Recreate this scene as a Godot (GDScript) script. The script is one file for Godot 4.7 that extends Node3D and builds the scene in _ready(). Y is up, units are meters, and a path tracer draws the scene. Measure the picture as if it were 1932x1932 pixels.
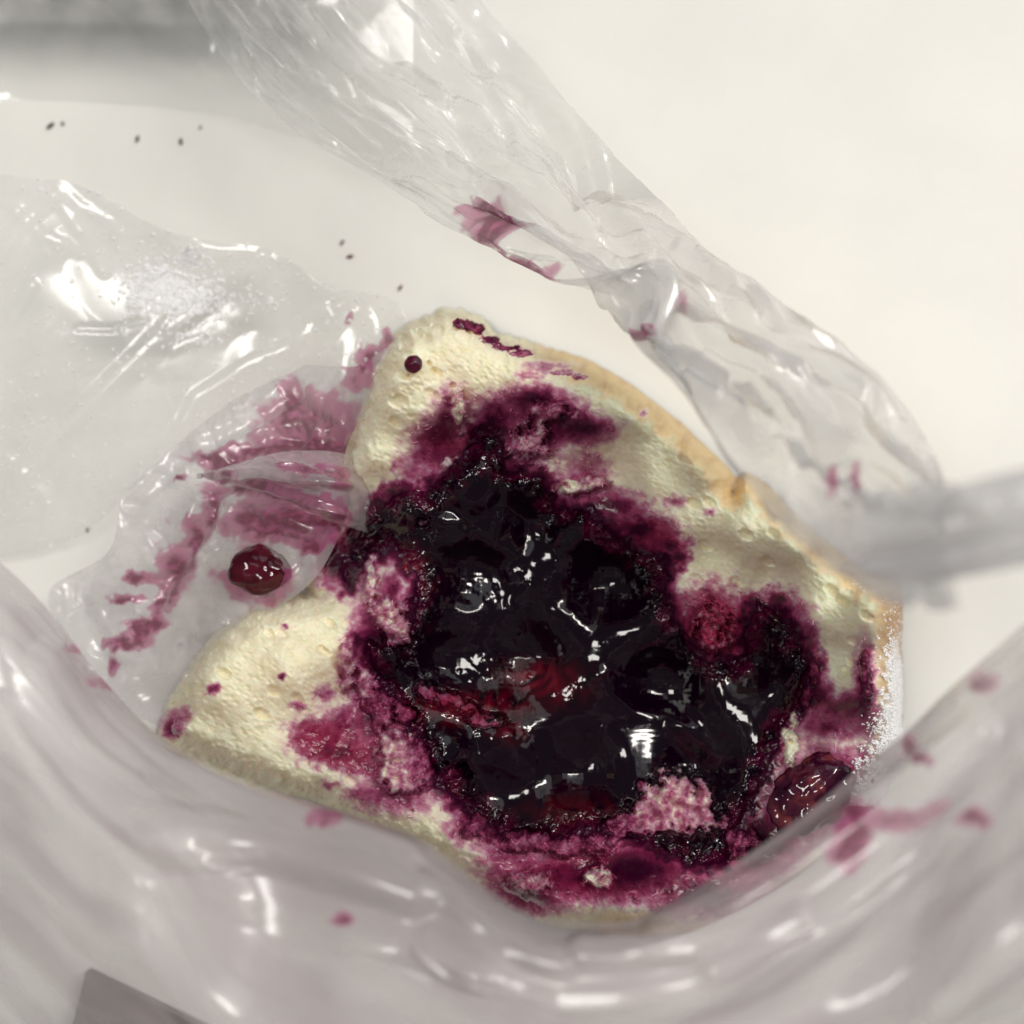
extends Node3D
# A torn, filled bun in a clear plastic bag on a white table. Lengths in metres; heights in the lists below in centimetres.

const EYE := Vector3(0.0, 0.205, 0.020)
const AIM := Vector3(0.0, 0.0, -0.008)
const FOV := 44.0
const DETAIL := 1.35            # grid fineness of the bun and the jam
var eye_basis: Basis

# ---------------------------------------------------------------- helpers
# u, v run over the plan of the place, 0 to 1932 across the frame; h is the height above the table in cm
func at(u: float, v: float, h: float) -> Vector3:
	var t := tan(deg_to_rad(FOV * 0.5))
	var d := eye_basis * Vector3((u / 966.0 - 1.0) * t, (1.0 - v / 966.0) * t, -1.0)
	return EYE + d * ((EYE.y - h * 0.01) / -d.y)

class Field:
	var u0: float
	var v0: float
	var step: float
	var w: int
	var h: int
	var data := PackedFloat32Array()
	func _init(a: Rect2, s: float, f: Callable) -> void:
		u0 = a.position.x; v0 = a.position.y; step = s
		w = int(a.size.x / s) + 2; h = int(a.size.y / s) + 2
		data.resize(w * h)
		for j in h:
			for i in w:
				data[j * w + i] = f.call(u0 + i * s, v0 + j * s)
	func get_at(u: float, v: float) -> float:
		var x := clampf((u - u0) / step, 0.0, w - 1.001)
		var y := clampf((v - v0) / step, 0.0, h - 1.001)
		var i := int(x)
		var j := int(y)
		x -= i; y -= j
		var k := j * w + i
		return lerpf(lerpf(data[k], data[k + 1], x), lerpf(data[k + w], data[k + w + 1], x), y)

func signed_distance(p: Vector2, poly: PackedVector2Array) -> float:
	var best := 1e9
	var n := poly.size()
	for i in n:
		var q := Geometry2D.get_closest_point_to_segment(p, poly[i], poly[(i + 1) % n])
		best = minf(best, p.distance_squared_to(q))
	return sqrt(best) if Geometry2D.is_point_in_polygon(p, poly) else -sqrt(best)

func pairs(a: Array) -> PackedVector2Array:
	var out := PackedVector2Array()
	for i in range(0, a.size(), 2):
		out.append(Vector2(a[i], a[i + 1]))
	return out

# heights given at scattered points, in threes
func scattered(a: Array, power := 3.0) -> Callable:
	return func(u: float, v: float) -> float:
		var sum := 0.0
		var total := 0.0
		for i in range(0, a.size(), 3):
			var d2: float = ((u - a[i]) * (u - a[i]) + (v - a[i + 1]) * (v - a[i + 1])) / 2500.0 + 0.7
			var w := pow(d2, -power * 0.5)
			sum += w * a[i + 2]
			total += w
		return sum / total

# soft round spots, in fives: u, v, half width, half height, strength
func spots(a: Array, u: float, v: float) -> float:
	var left := 1.0
	for i in range(0, a.size(), 5):
		var x: float = (u - a[i]) / a[i + 2]
		var y: float = (v - a[i + 1]) / a[i + 3]
		var d := x * x + y * y
		if d < 5.0:
			left *= 1.0 - a[i + 4] * exp(-d)
	return 1.0 - left

func ramp(stops: Array, t: float) -> Color:
	for i in range(1, stops.size()):
		if t <= stops[i][0]:
			var a: Array = stops[i - 1]
			var b: Array = stops[i]
			return (a[1] as Color).lerp(b[1], clampf((t - a[0]) / (b[0] - a[0]), 0.0, 1.0))
	return stops[-1][1]

func make_noise(seed_: int, wave: float, octaves := 1, kind := FastNoiseLite.TYPE_SIMPLEX_SMOOTH) -> FastNoiseLite:
	var n := FastNoiseLite.new()
	n.seed = seed_
	n.noise_type = kind
	n.frequency = 1.0 / wave
	n.fractal_type = FastNoiseLite.FRACTAL_FBM if octaves > 1 else FastNoiseLite.FRACTAL_NONE
	n.fractal_octaves = octaves
	return n

func cells(seed_: int, wave: float, what: int) -> FastNoiseLite:
	var n := make_noise(seed_, wave, 1, FastNoiseLite.TYPE_CELLULAR)
	n.cellular_return_type = what
	n.cellular_jitter = 0.9
	return n

# a grid of points with colours, shared by one or several meshes
class Sheet:
	var nu: int
	var nv: int
	var p := PackedVector3Array()
	var n := PackedVector3Array()
	var c := PackedColorArray()
	var uv := PackedVector2Array()
	var along := PackedVector2Array()
	func _init(a: int, b: int) -> void:
		nu = a; nv = b
		p.resize(a * b); n.resize(a * b); c.resize(a * b)
	func find_normals(flip := false) -> void:
		for j in nv:
			for i in nu:
				var e := p[j * nu + mini(i + 1, nu - 1)] - p[j * nu + maxi(i - 1, 0)]
				var f := p[mini(j + 1, nv - 1) * nu + i] - p[maxi(j - 1, 0) * nu + i]
				var m := f.cross(e).normalized()
				n[j * nu + i] = -m if flip else m
	# the faces for which keep(corner number) holds, as a mesh of its own; keep is a byte per point
	func mesh(keep: PackedByteArray, want := 1) -> ArrayMesh:
		var index := PackedInt32Array()
		for j in nv - 1:
			for i in nu - 1:
				var k := j * nu + i
				if keep[k] == want:
					if keep[k + 1] and keep[k + nu] and keep[k + nu + 1]:
						index.append_array([k, k + 1, k + nu, k + 1, k + nu + 1, k + nu])
		var map := {}
		var vp := PackedVector3Array()
		var vn := PackedVector3Array()
		var vc := PackedColorArray()
		var vi := PackedInt32Array()
		vi.resize(index.size())
		var remap := PackedInt32Array()
		remap.resize(p.size())
		remap.fill(-1)
		for q in index.size():
			var k := index[q]
			if remap[k] < 0:
				remap[k] = vp.size()
				vp.append(p[k]); vn.append(n[k]); vc.append(c[k])
			vi[q] = remap[k]
		var arrays := []
		arrays.resize(Mesh.ARRAY_MAX)
		arrays[Mesh.ARRAY_VERTEX] = vp
		arrays[Mesh.ARRAY_NORMAL] = vn
		arrays[Mesh.ARRAY_COLOR] = vc
		arrays[Mesh.ARRAY_INDEX] = vi
		var m := ArrayMesh.new()
		if vp.size() and vi.size():
			m.add_surface_from_arrays(Mesh.PRIMITIVE_TRIANGLES, arrays)
		return m

func all_of(s: Sheet) -> PackedByteArray:
	var k := PackedByteArray()
	k.resize(s.p.size())
	k.fill(1)
	return k

func put(called: String, mesh: Mesh, mat: Material, parent: Node = self) -> MeshInstance3D:
	var o := MeshInstance3D.new()
	o.name = called
	o.mesh = mesh
	o.material_override = mat
	parent.add_child(o, true)
	return o

func numbered(called: String) -> String:
	if not has_node(called):
		return called
	var k := 1
	while has_node("%s_%03d" % [called, k]):
		k += 1
	return "%s_%03d" % [called, k]

func thing(called: String, label: String, category: String, group := "") -> Node3D:
	var o := Node3D.new()
	o.name = numbered(called)
	add_child(o)
	tag(o, label, category, group)
	return o

func tag(o: Node, label: String, category: String, group := "", kind := "") -> Node:
	if label: o.set_meta("label", label)
	if category: o.set_meta("category", category)
	if group: o.set_meta("group", group)
	if kind: o.set_meta("kind", kind)
	return o

# ---------------------------------------------------------------- materials
func plain(rough: float, spec := 0.5) -> StandardMaterial3D:
	var m := StandardMaterial3D.new()
	m.vertex_color_use_as_albedo = true
	m.roughness = rough
	m.metallic_specular = spec
	return m

func relief(m: StandardMaterial3D, seed_: int, scale: float, deep: float, octaves := 3, freq := 0.03) -> StandardMaterial3D:
	var t := NoiseTexture2D.new()
	t.width = 512; t.height = 512
	t.seamless = true
	var n := FastNoiseLite.new()
	n.seed = seed_
	n.frequency = freq
	n.fractal_octaves = octaves
	t.noise = n
	m.heightmap_enabled = true
	m.heightmap_texture = t
	m.heightmap_scale = deep
	m.uv1_triplanar = true
	m.uv1_scale = Vector3.ONE * scale
	return m

func pane_material() -> StandardMaterial3D:
	var m := StandardMaterial3D.new()
	m.albedo_color = Color(0.9, 0.9, 0.9, 0.06)
	m.roughness = 0.13
	m.metallic_specular = 0.62
	m.transparency = BaseMaterial3D.TRANSPARENCY_ALPHA
	m.cull_mode = BaseMaterial3D.CULL_DISABLED
	return m

func film_material(rough: float) -> StandardMaterial3D:
	var m := plain(rough, 0.7)
	var im := Image.create(4, 4, false, Image.FORMAT_RGBA8)
	im.fill(Color.WHITE)
	m.albedo_texture = ImageTexture.create_from_image(im)
	m.transparency = BaseMaterial3D.TRANSPARENCY_ALPHA
	m.cull_mode = BaseMaterial3D.CULL_DISABLED
	m.backlight_enabled = true
	m.backlight = Color(0.7, 0.7, 0.7).linear_to_srgb()
	m.clearcoat_enabled = true
	m.clearcoat = 1.0
	m.clearcoat_roughness = 0.12
	return m

# ---------------------------------------------------------------- plastic film
var fold_warp := make_noise(71, 14.0, 2)
var fold_here := make_noise(72, 11.0, 2)
var film_haze := make_noise(73, 9.0, 4)
var juice_flow := make_noise(74, 3.2, 2)

# straight creases with flat facets between them, in mm; x, y in mm
func crumple(x: float, y: float, seed_: int, fine: float) -> float:
	var wx := x + fold_warp.get_noise_2d(x / fine + seed_ * 31.7, y / fine) * 4.0 * fine
	var wy := y + fold_warp.get_noise_2d(x / fine, y / fine + seed_ * 47.3) * 4.0 * fine
	var sum := 0.0
	for k in 6:
		var a := fposmod(k * 2.399 + seed_ * 1.37, TAU)
		var wave := fine * (7.0 + 6.0 * k)
		var t := (wx * cos(a) + wy * sin(a)) / wave + k * 0.37
		var f := absf(t - floorf(t) - 0.5) * 2.0
		f = sqrt(f * f + 0.003)
		var m := clampf(fold_here.get_noise_2d(wx / fine * 0.6 + k * 53.0, wy / fine * 0.6 - k * 29.0 + seed_ * 17.0) * 2.6 + 0.1, 0.0, 1.0)
		sum += (f - 0.5) * m * m * minf(wave, 22.0) * 0.11
	return sum

func spline(a: Vector3, b: Vector3, c: Vector3, d: Vector3, t: float) -> Vector3:
	return b.cubic_interpolate(c, a, d, t)

func along(row: Array, t: float) -> Vector3:
	var x := t * (row.size() - 1)
	var i := mini(int(x), row.size() - 2)
	return spline(row[maxi(i - 1, 0)], row[i], row[i + 1], row[mini(i + 2, row.size() - 1)], x - i)

# rows of (u, v, h); creases: [height mm, half width, u, v, u, v ...]
func film(rows: Array, nu: int, nv: int, seed_: int, deep: float, fine: float, creases := [], flow := 0.0, still := 0.12, shorts := 0, fray := 0.7) -> Sheet:
	var s := Sheet.new(nu, nv)
	s.uv.resize(nu * nv)
	var lines := []
	var boxes: Array[Rect2] = []
	var all_creases := creases.duplicate()
	# short sharp creases here and there
	var rng := RandomNumberGenerator.new()
	rng.seed = seed_ * 7 + 1
	var mid_row: Array = rows[rows.size() / 2]
	for n in shorts:
		var r0: Array = rows[rng.randi_range(0, rows.size() - 1)]
		var r1: Array = rows[rng.randi_range(0, rows.size() - 1)]
		var i := rng.randi_range(0, mini(r0.size(), r1.size()) / 3 - 2)
		var share := rng.randf()
		var a := Vector2(r0[i * 3], r0[i * 3 + 1]).lerp(Vector2(r1[i * 3 + 3], r1[i * 3 + 4]), share)
		var turn := rng.randf() * TAU
		if flow > 0.0:
			turn = Vector2(r0[i * 3 + 3] - r0[i * 3], r0[i * 3 + 4] - r0[i * 3 + 1]).angle() + rng.randf_range(-0.45, 0.45)
		var length := rng.randf_range(30.0, 170.0)
		var e := a + Vector2.from_angle(turn) * length
		var bend := (a + e) * 0.5 + Vector2.from_angle(turn + PI / 2) * rng.randf_range(-0.1, 0.1) * length
		all_creases.append([rng.randf_range(0.12, 0.42) * sqrt(deep / 0.6) * (1.0 if rng.randf() < 0.7 else -1.0), rng.randf_range(9.0, 20.0), a.x, a.y, bend.x, bend.y, e.x, e.y])
	creases = all_creases
	for c in creases:
		var line := pairs(c.slice(2))
		lines.append(line)
		var box := Rect2(line[0], Vector2.ZERO)
		for p in line: box = box.expand(p)
		boxes.append(box.grow(c[1]))
	var even := []
	for r in rows:
		var q := []
		for x in range(0, r.size(), 3): q.append(Vector3(r[x], r[x + 1], r[x + 2]))
		even.append(q)
	for i in nu:
		var col := []
		for q in even: col.append(along(q, float(i) / (nu - 1)))
		for j in nv:
			var c := along(col, float(j) / (nv - 1))
			s.uv[j * nu + i] = Vector2(c.x, c.y)
			s.p[j * nu + i] = at(c.x, c.y, c.z)
	s.find_normals()
	s.along.resize(nu * nv)
	for j in nv:
		for i in nu:
			var k := j * nu + i
			s.along[k] = Vector2(s.along[k - 1].x + s.p[k].distance_to(s.p[k - 1]) * 1000.0 if i else 0.0, s.along[k - nu].y + s.p[k].distance_to(s.p[k - nu]) * 1000.0 if j else 0.0)
	var moved := PackedVector3Array()
	moved.resize(nu * nv)
	for j in nv:
		var t := float(j) / (nv - 1)
		for i in nu:
			var k := j * nu + i
			var w := smoothstep(-0.04, still, minf(t, 1.0 - t))
			var a := s.uv[k] * 0.073
			if flow > 0.0:
				a = Vector2(s.along[k].x * flow, s.along[k].y)
			var h := (crumple(a.x, a.y, seed_, fine) + crumple(a.x * (0.45 if flow > 0.0 else 1.0) + 90.0, a.y, seed_ + 3, fine * 0.4) * fray) * deep * w
			for q in creases.size():
				if not boxes[q].has_point(s.uv[k]): continue
				var line: PackedVector2Array = lines[q]
				var near := 1e9
				for g in line.size() - 1:
					near = minf(near, s.uv[k].distance_to(Geometry2D.get_closest_point_to_segment(s.uv[k], line[g], line[g + 1])))
				var r: float = near / creases[q][1]
				if r < 1.0:
					h += creases[q][0] * (1.0 - r * r) * (1.0 - r * r) * w
			moved[k] = s.p[k] + s.n[k] * (h * 0.001)
	s.p = moved
	s.find_normals()
	return s

# ---------------------------------------------------------------- the scene
func _ready() -> void:
	eye_basis = Basis.looking_at(AIM - EYE, Vector3.FORWARD)
	var cam := Camera3D.new()
	cam.name = "camera"
	add_child(cam)
	cam.position = EYE
	cam.basis = eye_basis
	var lens := CameraAttributesPhysical.new()
	lens.frustum_focal_length = 4.2
	lens.exposure_aperture = 1.2
	lens.frustum_focus_distance = 0.172
	lens.frustum_near = 0.01
	lens.frustum_far = 20.0
	cam.attributes = lens
	cam.keep_aspect = Camera3D.KEEP_HEIGHT
	cam.fov = FOV
	cam.near = 0.01
	cam.far = 20.0
	var env := Environment.new()
	env.background_mode = Environment.BG_COLOR
	env.background_color = Color(0.11, 0.11, 0.11).linear_to_srgb()
	env.tonemap_mode = Environment.TONE_MAPPER_LINEAR
	env.tonemap_exposure = 0.95
	env.sdfgi_enabled = true
	env.ssao_enabled = true
	env.ssil_enabled = true
	var we := WorldEnvironment.new()
	we.name = "surroundings"
	we.environment = env
	add_child(we)
	area_light("unseen_tube_lamp", Vector3(0.33, 0.50, -0.17), Vector2(0.34, 0.05), 0.225, Color(1.0, 0.975, 0.94))  # out of view, placed to light the table from the upper right
	area_light("added_fill_panel", Vector3(0.50, 0.70, -0.55), Vector2(1.1, 0.8), 0.27, Color(0.97, 0.985, 1.0))  # added soft fill from the upper right, not a known fitting
	area_light("unseen_left_lamp", Vector3(-0.27, 0.72, -0.03), Vector2(0.19, 0.19), 0.22, Color(1.0, 0.985, 0.96))  # out of view at the left, placed to catch the film creases

	build_table()
	build_bun()
	build_bag()
	build_crumbs()

func area_light(called: String, from: Vector3, size: Vector2, energy: float, color: Color) -> void:
	var lamp := AreaLight3D.new()
	lamp.name = called
	lamp.area_size = size
	lamp.light_energy = energy
	lamp.light_color = color
	lamp.area_range = 6.0
	lamp.shadow_enabled = true
	add_child(lamp)
	lamp.look_at_from_position(from, Vector3(0.02, 0, 0), Vector3.FORWARD)

func build_table() -> void:
	var m := StandardMaterial3D.new()
	m.albedo_color = Color(0.82, 0.815, 0.775).linear_to_srgb()
	var t := NoiseTexture2D.new()
	t.width = 512; t.height = 512
	t.seamless = true
	var n := FastNoiseLite.new()
	n.seed = 3
	n.frequency = 0.008
	n.fractal_octaves = 6
	t.noise = n
	var g := Gradient.new()
	g.colors = [Color(0.985, 0.985, 0.987), Color(1, 1, 1)]
	g.offsets = [0.25, 0.75]
	t.color_ramp = g
	m.albedo_texture = t
	m.uv1_triplanar = true
	m.uv1_scale = Vector3.ONE * 6.0
	m.roughness = 0.45
	m.metallic_specular = 0.35
	var b := BoxMesh.new()
	b.size = Vector3(1.6, 0.03, 1.2)
	var o := put("table_top", b, m)
	o.position = Vector3(0, -0.015, 0)
	tag(o, "", "", "", "structure")

# ---------------------------------------------------------------- bun
const AREA := Rect2(270, 560, 1450, 1220)
var bun_edge: Field
var jam_edge: Field
var bun_height: Field
var stain: Field
var torn: Field
var bun_sheet: Sheet
var bun_keep: PackedByteArray
var edge_warp := make_noise(11, 2.2, 3)
var lump := make_noise(12, 8.0, 3)
var mid := make_noise(13, 2.2, 3)
var pit := cells(14, 1.9, FastNoiseLite.RETURN_DISTANCE)
var pit_pick := cells(14, 1.9, FastNoiseLite.RETURN_CELL_VALUE)
var small_pit := cells(15, 0.62, FastNoiseLite.RETURN_DISTANCE)
var small_pick := cells(15, 0.62, FastNoiseLite.RETURN_CELL_VALUE)
var fibre := make_noise(16, 0.42, 2)
var tuft := make_noise(10, 1.1, 3)
var tint := make_noise(17, 3.0, 4)
var blot := make_noise(18, 2.0, 3)

const OUTLINE := [800,612, 835,597, 870,597, 905,612, 930,640, 975,652, 1040,672, 1100,690, 1160,722, 1220,765, 1280,812, 1330,860, 1365,892, 1382,932, 1405,905, 1440,925, 1500,990, 1560,1040, 1620,1090, 1680,1098, 1690,1140, 1685,1220, 1690,1290, 1688,1350, 1690,1430, 1650,1500, 1590,1560, 1500,1640, 1400,1700, 1300,1745, 1180,1752, 1040,1735, 960,1700, 880,1650, 800,1600, 700,1550, 610,1505, 500,1475, 400,1435, 335,1408, 308,1378, 335,1315, 370,1260, 420,1200, 480,1158, 560,1135, 600,1128, 590,1090, 615,1040, 650,990, 680,955, 660,920, 653,880, 672,830, 695,770, 715,700, 745,650, 770,625]
const POOL := [640,1075, 690,965, 745,925, 800,925, 850,880, 880,840, 905,800, 945,805, 960,880, 1020,895, 1050,955, 1110,950, 1160,1000, 1230,1045, 1280,1045, 1255,1100, 1285,1180, 1340,1240, 1392,1235, 1410,1140, 1470,1132, 1500,1180, 1540,1260, 1528,1330, 1480,1380, 1440,1480, 1400,1570, 1370,1640, 1300,1640, 1200,1590, 1120,1570, 1050,1590, 960,1590, 880,1530, 820,1480, 790,1400, 745,1350, 700,1265, 675,1205, 760,1190, 785,1090, 735,1040, 690,1060, 655,1110]
const HEIGHTS := [830,620,4.2, 760,700,4.5, 800,760,4.2, 700,850,3.6, 690,930,2.7, 900,700,4.4, 850,850,2.8, 1000,720,4.4, 1080,760,4.2, 1000,830,3.3, 1100,700,4.3,
	1200,750,4.6, 1330,860,4.8, 1250,880,3.7, 1150,900,2.7, 1330,960,3.7, 1400,1000,4.4, 1500,1020,4.8, 1350,1050,2.8, 1560,1150,4.1, 1640,1150,4.7, 1450,1100,2.8, 1550,1250,3.0, 1650,1300,4.0, 1500,1350,2.2, 1600,1420,3.1,
	900,1100,2.0, 1000,1250,1.7, 1250,1300,1.6, 1150,1100,1.7, 1300,1450,1.6, 890,930,2.6, 1000,1000,2.2, 1420,1250,2.0, 1100,1450,1.8, 850,1250,2.0,
	480,1170,3.6, 350,1380,3.2, 420,1280,3.7, 550,1250,4.0, 640,1200,3.6, 690,1300,2.7, 560,1440,3.3, 650,1500,3.0, 740,1430,2.9, 660,1050,1.9, 740,1150,3.1,
	800,1570,3.0, 900,1640,3.0, 1050,1700,3.2, 1180,1720,3.3, 1270,1690,3.3, 1270,1510,2.4, 1450,1600,2.4, 1100,1620,2.4, 950,1500,2.1, 1530,1480,2.6, 1400,1700,3.0]
const STAINS := [1030,690,45,9,0.45, 1000,706,34,7,0.4, 1010,755,60,28,0.9, 1000,830,60,50,0.75, 1105,808,52,26,0.95, 1060,790,40,30,0.8,
	850,775,34,50,0.5, 812,835,46,44,0.5, 850,865,50,45,0.75, 780,900,26,36,0.45, 930,800,34,44,0.9, 745,880,12,26,0.3, 1080,920,40,28,0.5, 1115,885,44,34,0.42, 1150,955,66,30,0.85, 1205,1000,66,26,0.95, 1262,1032,34,22,0.9,
	1275,945,22,14,0.4, 1340,966,16,9,0.42, 1215,780,6,5,0.7, 1340,1170,66,70,0.72, 1470,1190,46,66,1.0, 1525,1240,22,70,0.7, 1540,1310,30,34,0.85, 1632,1290,18,80,0.95, 1600,1335,46,26,0.8, 1560,1370,60,20,0.6,
	1560,1490,90,80,1.0, 1430,1590,70,70,1.0, 1270,1500,80,60,0.42, 1270,1560,80,30,0.8, 1100,1650,160,50,0.8, 1000,1690,70,34,0.65, 1200,1640,90,46,0.95, 950,1610,44,34,0.55, 880,1560,40,30,0.7, 1330,1690,80,40,0.9,
	740,1425,46,56,0.36, 590,1385,50,34,0.6, 640,1420,66,28,0.8, 655,1365,40,34,0.6, 705,1330,36,66,0.9, 690,1215,30,66,0.6, 715,1160,44,60,0.42, 740,1110,18,34,0.7, 640,1060,44,50,0.98, 655,1260,18,40,0.4, 760,1500,60,40,0.6, 690,1500,40,28,0.4,
	535,1183,7,7,0.8, 403,1300,11,10,0.8, 530,1279,7,6,0.8, 322,1372,26,22,0.7, 345,1345,24,12,0.35, 610,1310,20,16,0.5, 560,1330,14,10,0.6, 690,1450,40,14,0.55, 620,1480,24,9,0.4]

# lumps of crumb that stand in the jam or at its edge: u, v, half width, half height, height in cm, how soaked
const ISLANDS := [1000,835,44,42,0.5,0.36, 1040,772,34,20,0.35,0.5, 1275,1490,66,40,0.75,0.30, 1310,1545,56,34,0.5,0.36, 1225,1540,44,34,0.45,0.36, 740,1425,34,50,0.4,0.27, 765,1475,34,26,0.35,0.34, 738,1160,36,34,0.5,0.3, 752,1200,22,26,0.4,0.4, 700,1090,14,46,0.45,0.26, 1075,918,40,14,0.4,0.2, 1125,908,26,16,0.4,0.36, 1000,1662,50,24,0.3,0.36, 1130,1655,30,26,0.3,0.22, 800,985,18,12,0.4,0.4, 1345,1180,46,56,0.6,0.46, 865,775,14,40,0.3,0.14, 655,1260,16,60,0.3,0.34, 690,1290,16,40,0.3,0.4, 800,1298,26,14,0.3,0.52, 838,1318,30,16,0.34,0.5, 880,1340,32,17,0.36,0.48, 925,1362,32,16,0.32,0.52, 720,1335,24,36,0.3,0.6, 770,1345,22,18,0.25,0.62, 860,1455,36,16,0.2,0.68, 790,1440,24,40,0.25,0.6, 985,1585,44,22,0.3,0.58, 1065,1600,40,20,0.3,0.55, 1130,1590,40,18,0.25,0.62, 900,1560,30,24,0.25,0.6, 1492,1400,18,56,0.25,0.04, 1180,1555,40,18,0.3,0.6, 1400,1590,40,30,0.25,0.66, 872,610,22,9,0.22,0.7, 897,618,22,10,0.25,0.72, 922,640,20,8,0.2,0.66, 955,655,26,7,0.15,0.62, 990,668,26,6,0.1,0.5, 1630,1250,9,30,0.14,0.72, 1638,1300,12,36,0.16,0.72, 1536,1265,9,34,0.14,0.7, 1522,1310,10,26,0.14,0.74, 1060,702,30,6,0.08,0.4, 1100,712,16,5,0.1,0.45]
var island_edge := make_noise(19, 2.6, 5)
var island_sum: Field
var island_soak: Field
var island_high: Field
func map_islands() -> void:
	var both := func(u: float, v: float, which: int) -> float:
		var sum := 0.0
		var of := 0.0
		for q in range(0, ISLANDS.size(), 6):
			var x: float = (u - ISLANDS[q]) / ISLANDS[q + 2]
			var y: float = (v - ISLANDS[q + 1]) / ISLANDS[q + 3]
			var d := x * x + y * y
			if d < 6.0:
				var w := exp(-d)
				sum += w
				if which: of += w * ISLANDS[q + 3 + which]
		return sum if which == 0 else of / maxf(sum, 1e-4)
	island_sum = Field.new(AREA, 6.0, func(u, v): return both.call(u, v, 0))
	island_high = Field.new(AREA, 8.0, func(u, v): return both.call(u, v, 1))
	island_soak = Field.new(AREA, 8.0, func(u, v): return both.call(u, v, 2))

# how far up the torn lumps reach there, 0 to 1
func island(u: float, v: float, x: float, y: float, fz: float) -> float:
	var f := island_sum.get_at(u, v)
	if f < 0.03: return 0.0
	return smoothstep(0.28, 0.85, f + island_edge.get_noise_2d(x, y) * 0.55 * minf(1.0, f * 3.0) + fz * 0.10)

const CRIMSON := [870,1338,90,34,0.85, 1345,1185,70,76,0.85, 595,1388,64,40,0.7, 650,1430,70,36,0.6, 1120,1650,150,40,0.5, 860,835,60,40,0.4, 1240,1010,60,40,0.5]
var crumb_tones := [
	[0.0, Color(0.87, 0.79, 0.575)], [0.14, Color(0.78, 0.61, 0.53)], [0.3, Color(0.56, 0.26, 0.34)], [0.5, Color(0.33, 0.065, 0.15)], [0.7, Color(0.13, 0.012, 0.048)], [0.9, Color(0.038, 0.003, 0.017)], [1.0, Color(0.028, 0.003, 0.014)]]

func smooth_crumb(u: float, v: float) -> float:
	return bun_height.get_at(u, v)

# relief of the torn crumb in mm
const TORN := [600,1215,60,80,1.0, 640,1290,24,50,0.9, 690,890,36,60,0.9, 790,760,40,50,0.5, 1240,870,60,40,0.8, 1330,1000,60,60,0.7, 1420,1080,70,40,0.9, 1560,1120,40,60,0.6, 420,1420,60,20,0.7, 560,1455,70,20,0.8, 860,690,40,30,0.5]
func crumb_relief(x: float, y: float, wet: float) -> float:
	var a := lump.get_noise_2d(x, y) * 0.8 + mid.get_noise_2d(x, y) * 0.07
	var c := 0.87
	var s := 0.48
	var fx := (x * c + y * s) * 0.62
	var fy := -x * s + y * c
	var dry := 1.0 - 0.75 * wet
	var open := 0.3 + 0.4 * lump.get_noise_2d(x * 1.4 + 70.0, y * 1.4) + 0.75 * torn.get_at(x / 0.073, y / 0.073)
	if pit_pick.get_noise_2d(fx, fy) > 0.8 - open * 0.5:
		a -= 0.8 * dry * smoothstep(-0.55, -0.8, pit.get_noise_2d(fx, fy))
	if small_pick.get_noise_2d(fx, fy) > 0.5 - open * 1.0:
		a -= 0.16 * dry * smoothstep(-0.45, -0.74, small_pit.get_noise_2d(fx, fy))
	a += fibre.get_noise_2d(fx * 0.5, fy) * 0.06 * dry + tuft.get_noise_2d(fx, fy) * 0.03 * dry
	return a

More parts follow.
